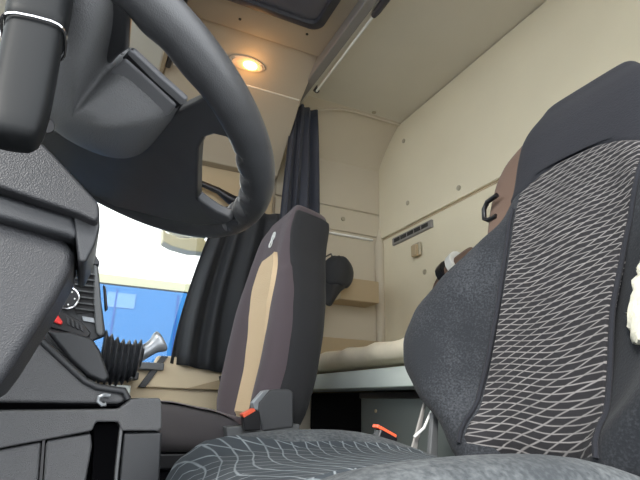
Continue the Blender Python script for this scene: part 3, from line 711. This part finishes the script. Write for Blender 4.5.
# ================================================================ DASHBOARD
db = root('dashboard', (.9, .3, .5), 'dark grained dashboard with knee panel, centre stack and vent', 'dashboard')
prism('knee_panel', side([(-80, 195), (6, 219), (60, 237), (73, 244), (76, 254), (73, 268), (56, 299), (31, 338), (8, 374), (-12, 400), (-80, 400)], .49), (.10, 0, 0), M['dash'], db, bevel=.022, seg=6)
prism('upper_dash', [(.35, .47, .70), (.35, .62, .95), (.35, 1.19, .98), (.35, 1.19, .3), (.35, .47, .3)], (1.95, 0, 0), M['dark'], db, bevel=.02)
# centre stack: face turned to the driver
XS = 1.12
prism('centre_stack', side([(40, 262), (76, 258), (84, 240), (91, 246), (99, 262), (102, 300), (107, 336), (92, 342), (20, 345), (20, 300)], XS), (.05, .02, 0), M['dark'], db, bevel=.005)
prism('stack_edge', side([(94, 264), (98, 266), (104, 333), (101, 337), (96, 333), (93, 300)], XS - .012), (.02, 0, 0), M['greyp'], db, bevel=.004)
prism('stack_top', side([(84, 243), (91, 247), (100, 262), (99, 265), (88, 264), (80, 256)], XS - .01), (.03, 0, 0), M['dark'], db, bevel=.003)
vt = prism('air_vent', side([(73, 268), (94, 266), (97, 312), (76, 314)], XS - .004), (.006, 0, 0), M['black'], db, bevel=.001)
for i in range(7):
    y = 273 + i * 6.0
    a_, b_, c_, d_ = side([(75, y - 1.0), (94, y + 1.2), (94.6, y + 3.4), (75, y + 1.0)], XS - .007)
    prism('vent_slat', [a_, b_, c_ + Vector((-.008, 0, 0)), d_ + Vector((-.008, 0, 0))], (-.002, 0, .001), M['greyp'], vt, bevel=.0005)
kb = at(67, 298, 0, XS - .02)
kn = root('radio_knob', kb, 'round dark radio knob with bright ring beside the vent', 'knob') if False else None
link('ring_knob', mesh(*join([torus(kb, (-1, 0, 0), .021, .0022), torus(kb + Vector((0, .004, -.004)), (-1, 0, 0), .013, .0018)])), M['chrome'], db)
link('knob', mesh(*disc(kb + Vector((.012, 0, 0)), (-1, 0, 0), .019, .014, 24)), M['black'], db, bevel=.002)
link('knob_marks', mesh(*join([disc(kb + Vector((-.003, .014 * math.cos(a), .014 * math.sin(a))), (-1, 0, 0), .0016, .002, 8) for a in (.3, 1.2, 2.1, 3.2, 4.4, 5.4)])), M['white'], db)
prism('radio_fascia', side([(40, 290), (75, 285), (76, 325), (30, 325)], XS + .006), (.01, 0, 0), M['black'], db)
prism('socket', side([(82, 316), (94, 318), (95, 323), (83, 321)], XS - .006), (.004, 0, 0), M['silver'], db, bevel=.001)
sp_ = prism('switch_panel', side([(36, 318), (50, 313), (64, 312), (82, 322), (91, 333), (88, 338), (44, 326)], XS - .05), (.04, 0, 0), M['black'], db, bevel=.003)
prism('red_switch', side([(49, 314), (53, 311), (57, 314), (63, 322), (61, 325), (52, 321)], XS - .062), (.016, 0, 0), M['red'], sp_, bevel=.002)
for i in range(4):
    x = 66 + i * 4.5; prism('switch', side([(x, 316 + i * 2.6), (x + 3.2, 318 + i * 2.6), (x + 4, 326 + i * 2.0), (x + 1, 324 + i * 2.0)], XS - .056), (.01, 0, 0), M['dark'], sp_, bevel=.001)
prism('edge_keys', side([(103, 284), (106, 287), (108, 309), (105, 311)], XS + .01), (.02, 0, 0), M['black'], db, bevel=.003)

# ================================================================ CENTRE CONSOLE
cc = root('centre_console', (1.1, .1, .0), 'grey grained centre console with drawers below the gear lever', 'console')
XC = .95
prism('upper_body', side([(-60, 320), (-60, 401), (0, 402.5), (118, 404), (126, 401), (124, 394), (96, 385), (84, 378), (70, 366), (48, 346), (36, 330)], XC + .03), (.35, 0, 0), M['console'], cc, bevel=.006)
tube('trim_ridge', side([(34, 331), (44, 343), (58, 356), (72, 369), (85, 381), (97, 387), (124, 391), (128, 399)], XC + .028), .006, M['dark'], cc, n=10)
prism('gear_tray', side([(46, 330), (72, 332), (92, 338), (100, 350), (110, 378), (104, 383), (88, 376), (70, 360)], XC + .08), (.045, 0, 0), M['dark'], cc, bevel=.008)
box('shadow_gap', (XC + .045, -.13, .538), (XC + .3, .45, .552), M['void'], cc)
prism('top_ledge', side([(-60, 411), (0, 410.5), (90, 409.5), (119, 409), (126, 404), (132, 399), (160, 398), (162, 404), (162, 428), (159, 431), (122, 431), (118, 422), (96, 422), (92, 431), (0, 448.5), (-60, 459)], XC), (.36, 0, 0), M['console'], cc, bevel=.004)
prism('drawer', side([(-60, 462), (0, 450), (41, 442), (38, 480), (34, 530), (-60, 540)], XC + .006), (.3, 0, 0), M['console'], cc, bevel=.004)
prism('drawer', side([(46, 441), (91, 433.5), (92, 446), (86, 480), (84, 530), (40, 530)], XC + .006), (.3, 0, 0), M['console'], cc, bevel=.004)
prism('tray_back', side([(20, 322), (60, 328), (92, 340), (97, 352), (99, 380), (60, 372), (20, 350)], XC + .13), (.30, 0, 0), M['dark'], cc, bevel=.004)
prism('drawer_divider', side([(42.5, 440), (45, 440), (39, 530), (35, 530)], XC + .012), (.3, 0, 0), M['black'], cc)
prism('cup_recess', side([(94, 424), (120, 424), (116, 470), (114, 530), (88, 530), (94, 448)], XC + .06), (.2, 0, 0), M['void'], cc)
prism('recess_rim', side([(120, 426), (123, 430), (118, 475), (116, 530), (112, 530), (115, 474)], XC + .004), (.02, 0, 0), M['greyp'], cc, bevel=.0015)
prism('side_pocket', side([(124, 433), (162, 432), (160, 480), (158, 530), (117, 530), (120, 478)], XC + .006), (.3, 0, 0), M['dark'], cc, bevel=.004)
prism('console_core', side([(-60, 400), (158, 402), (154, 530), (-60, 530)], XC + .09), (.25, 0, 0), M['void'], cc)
tube('bag_hook', [p + Vector((-.006, 0, 0)) for p in side([(110, 396), (104, 395), (99, 397), (98, 401), (102, 405), (106, 404)], XC + .028)], .0035, M['silver'], cc, n=8)
# ---- gear lever: pleated boot and silver handle
gl = root('gear_lever', at(112, 372, 0, 1.14), 'silver lever with black pleated boot on the centre console', 'lever')
XG = 1.14
A0, A1 = at(101, 356, 0, XG), at(142, 359, 0, XG)
def arc(t): p = A0.lerp(A1, t); return p + Vector((0, 0, -.012 * math.sin(PI * t) + .004 * t))
axg = (A1 - A0).normalized(); sg = Vector((1, 0, 0)); zg = axg.cross(sg)
rings = []
for i in range(57):
    t = i / 56; r = lerp(.050, .036, t) + .0050 * math.sin(t * 2 * PI * 7) - .014 * max(0, t - .88) / .12
    tl = (t - .3) * .35
    rings.append([arc(t) + (zg * math.cos(a) * (1 if math.cos(a) > 0 else 1) + sg * math.sin(a)) * r + axg * (.006 * math.cos(a) * tl) for a in [2 * PI * q_ / 24 for q_ in range(24)]])
loft('boot', rings, M['dark'], gl)
H0, H1, H2 = at(134, 358, 0, XG - .0), at(157, 345, 0, XG), at(165, 341, 0, XG)
loft('lever_collar', [[H0 + (zg * math.cos(a) + sg * math.sin(a)) * r + axg * dx for a in [2 * PI * q_ / 20 for q_ in range(20)]] for dx, r in ((-.006, .020), (.004, .019), (.008, .015))], M['white'], gl)
hd = (H1 - H0).normalized(); hz = hd.cross(sg)
hr = []
for t, r1, r2, dz in ((0, .013, .012, 0), (.3, .0125, .012, 0), (.7, .0125, .012, .001), (.92, .014, .0125, .002), (1.05, .019, .014, .003), (1.22, .021, .015, .003), (1.30, .018, .012, .003), (1.33, .010, .006, .003)):
    c0 = H0.lerp(H1, t) + hz * dz; hr.append([c0 + hz * 1.2 * r1 * math.cos(2 * PI * q_ / 18) + sg * 1.1 * r2 * math.sin(2 * PI * q_ / 18) for q_ in range(18)])
loft('handle', hr, M['silver'], gl, sub=1)

# ================================================================ OUTSIDE
tk = root('box_truck', (5.2, -.5, -1.1), 'blue and white box truck parked outside the passenger window', 'truck')
XT = 4.0
box('lower_body', (XT, -7, -.6), (XT + 2.4, 4.5, 1.37), M['tblue'], tk, bevel=.02)
box('upper_body', (XT, -7, 1.41), (XT + 2.4, 4.5, 3.2), M['twhite'], tk, bevel=.02)
box('body_stripe', (XT - .008, -7, 1.372), (XT + 2.38, 4.5, 1.44), M['tstripe'], tk, bevel=.004)
dbm = mat('deep_blue', (.012, .07, .28), .4)
for y in (-.62, -.17, .55): box('door_seam', (XT - .006, y, .2), (XT + .01, y + .012, 1.34), dbm, tk)
box('pane_reflection', (XT - .004, -.30, 1.20), (XT + .004, -.10, 1.31), mat('pale_blue_reflection', (.10, .22, .48), .4), tk)  # pale patch painted on the truck body as a faint reflection in the pane
for y in (-5.6, -4.2, 2.6):
    link('wheel', mesh(*disc((XT + .06, y, -.60), (1, 0, 0), .5, .28, 32)), M['black'], tk, bevel=.03)
struct(box('ground', (-12, -14, -1.16), (16, 14, -1.10), M['asphalt']))
# outside mirror at the top of the far window
mr = root('door_mirror', at(185, 238, 0, 2.72), 'sand coloured outside mirror housing at the top of the passenger window', 'mirror')
q = side([(163, 226), (166, 232), (180, 238), (204, 238), (208, 244), (205, 252), (190, 251), (172, 246), (163, 241)], 2.70)
prism('mirror_housing', q, (.10, 0, 0), M['mirror'], mr, bevel=.012)
q = side([(164, 219), (185, 222), (206, 231), (206, 238), (192, 238), (176, 234), (165, 227)], 2.71)
prism('mirror_arm', q, (.06, 0, 0), M['white'], mr, bevel=.006)
for i, (x, y) in enumerate(((170, 226), (183, 230), (196, 235))):
    q = side([(x, y - 1.5), (x + 9, y + .5), (x + 9, y + 3), (x + 2, y + 1)], 2.705); prism('mirror_slot', q, (.01, 0, 0), M['black'], mr)

# ================================================================ LIGHT, CAMERA
wd = bpy.data.worlds.new('sky'); bpy.context.scene.world = wd; wd.use_nodes = True
bgn = wd.node_tree.nodes['Background']; bgn.inputs[0].default_value = (.93, .965, 1, 1); bgn.inputs[1].default_value = 4.4
S = bpy.data.lights.new('sun', 'SUN'); S.energy = 4.0; S.angle = math.radians(12); S.color = (1, .96, .88)
so = bpy.data.objects.new('sun', S); COL.objects.link(so)
so.rotation_euler = Vector((.55, -.60, -.62)).to_track_quat('-Z', 'Y').to_euler()
cam = bpy.data.cameras.new('camera'); co = bpy.data.objects.new('camera', cam); COL.objects.link(co)
cam.sensor_width = 36; cam.lens = 36 * F / 640; cam.clip_start = .01
right = Vector([r.x for r in AX]); down = Vector([r.y for r in AX]); fwd = Vector([r.z for r in AX])
R3 = Matrix((right, -down, -fwd)).transposed()
co.matrix_world = Matrix.Translation(CAM) @ R3.to_4x4()
scn = bpy.context.scene; scn.camera = co
scn.view_settings.view_transform = 'Standard'; scn.view_settings.look = 'None'; scn.view_settings.gamma = 1
scn.view_settings.use_curve_mapping = False; scn.view_settings.exposure = 0.0
scn.cycles.max_bounces = 12; scn.cycles.diffuse_bounces = 8
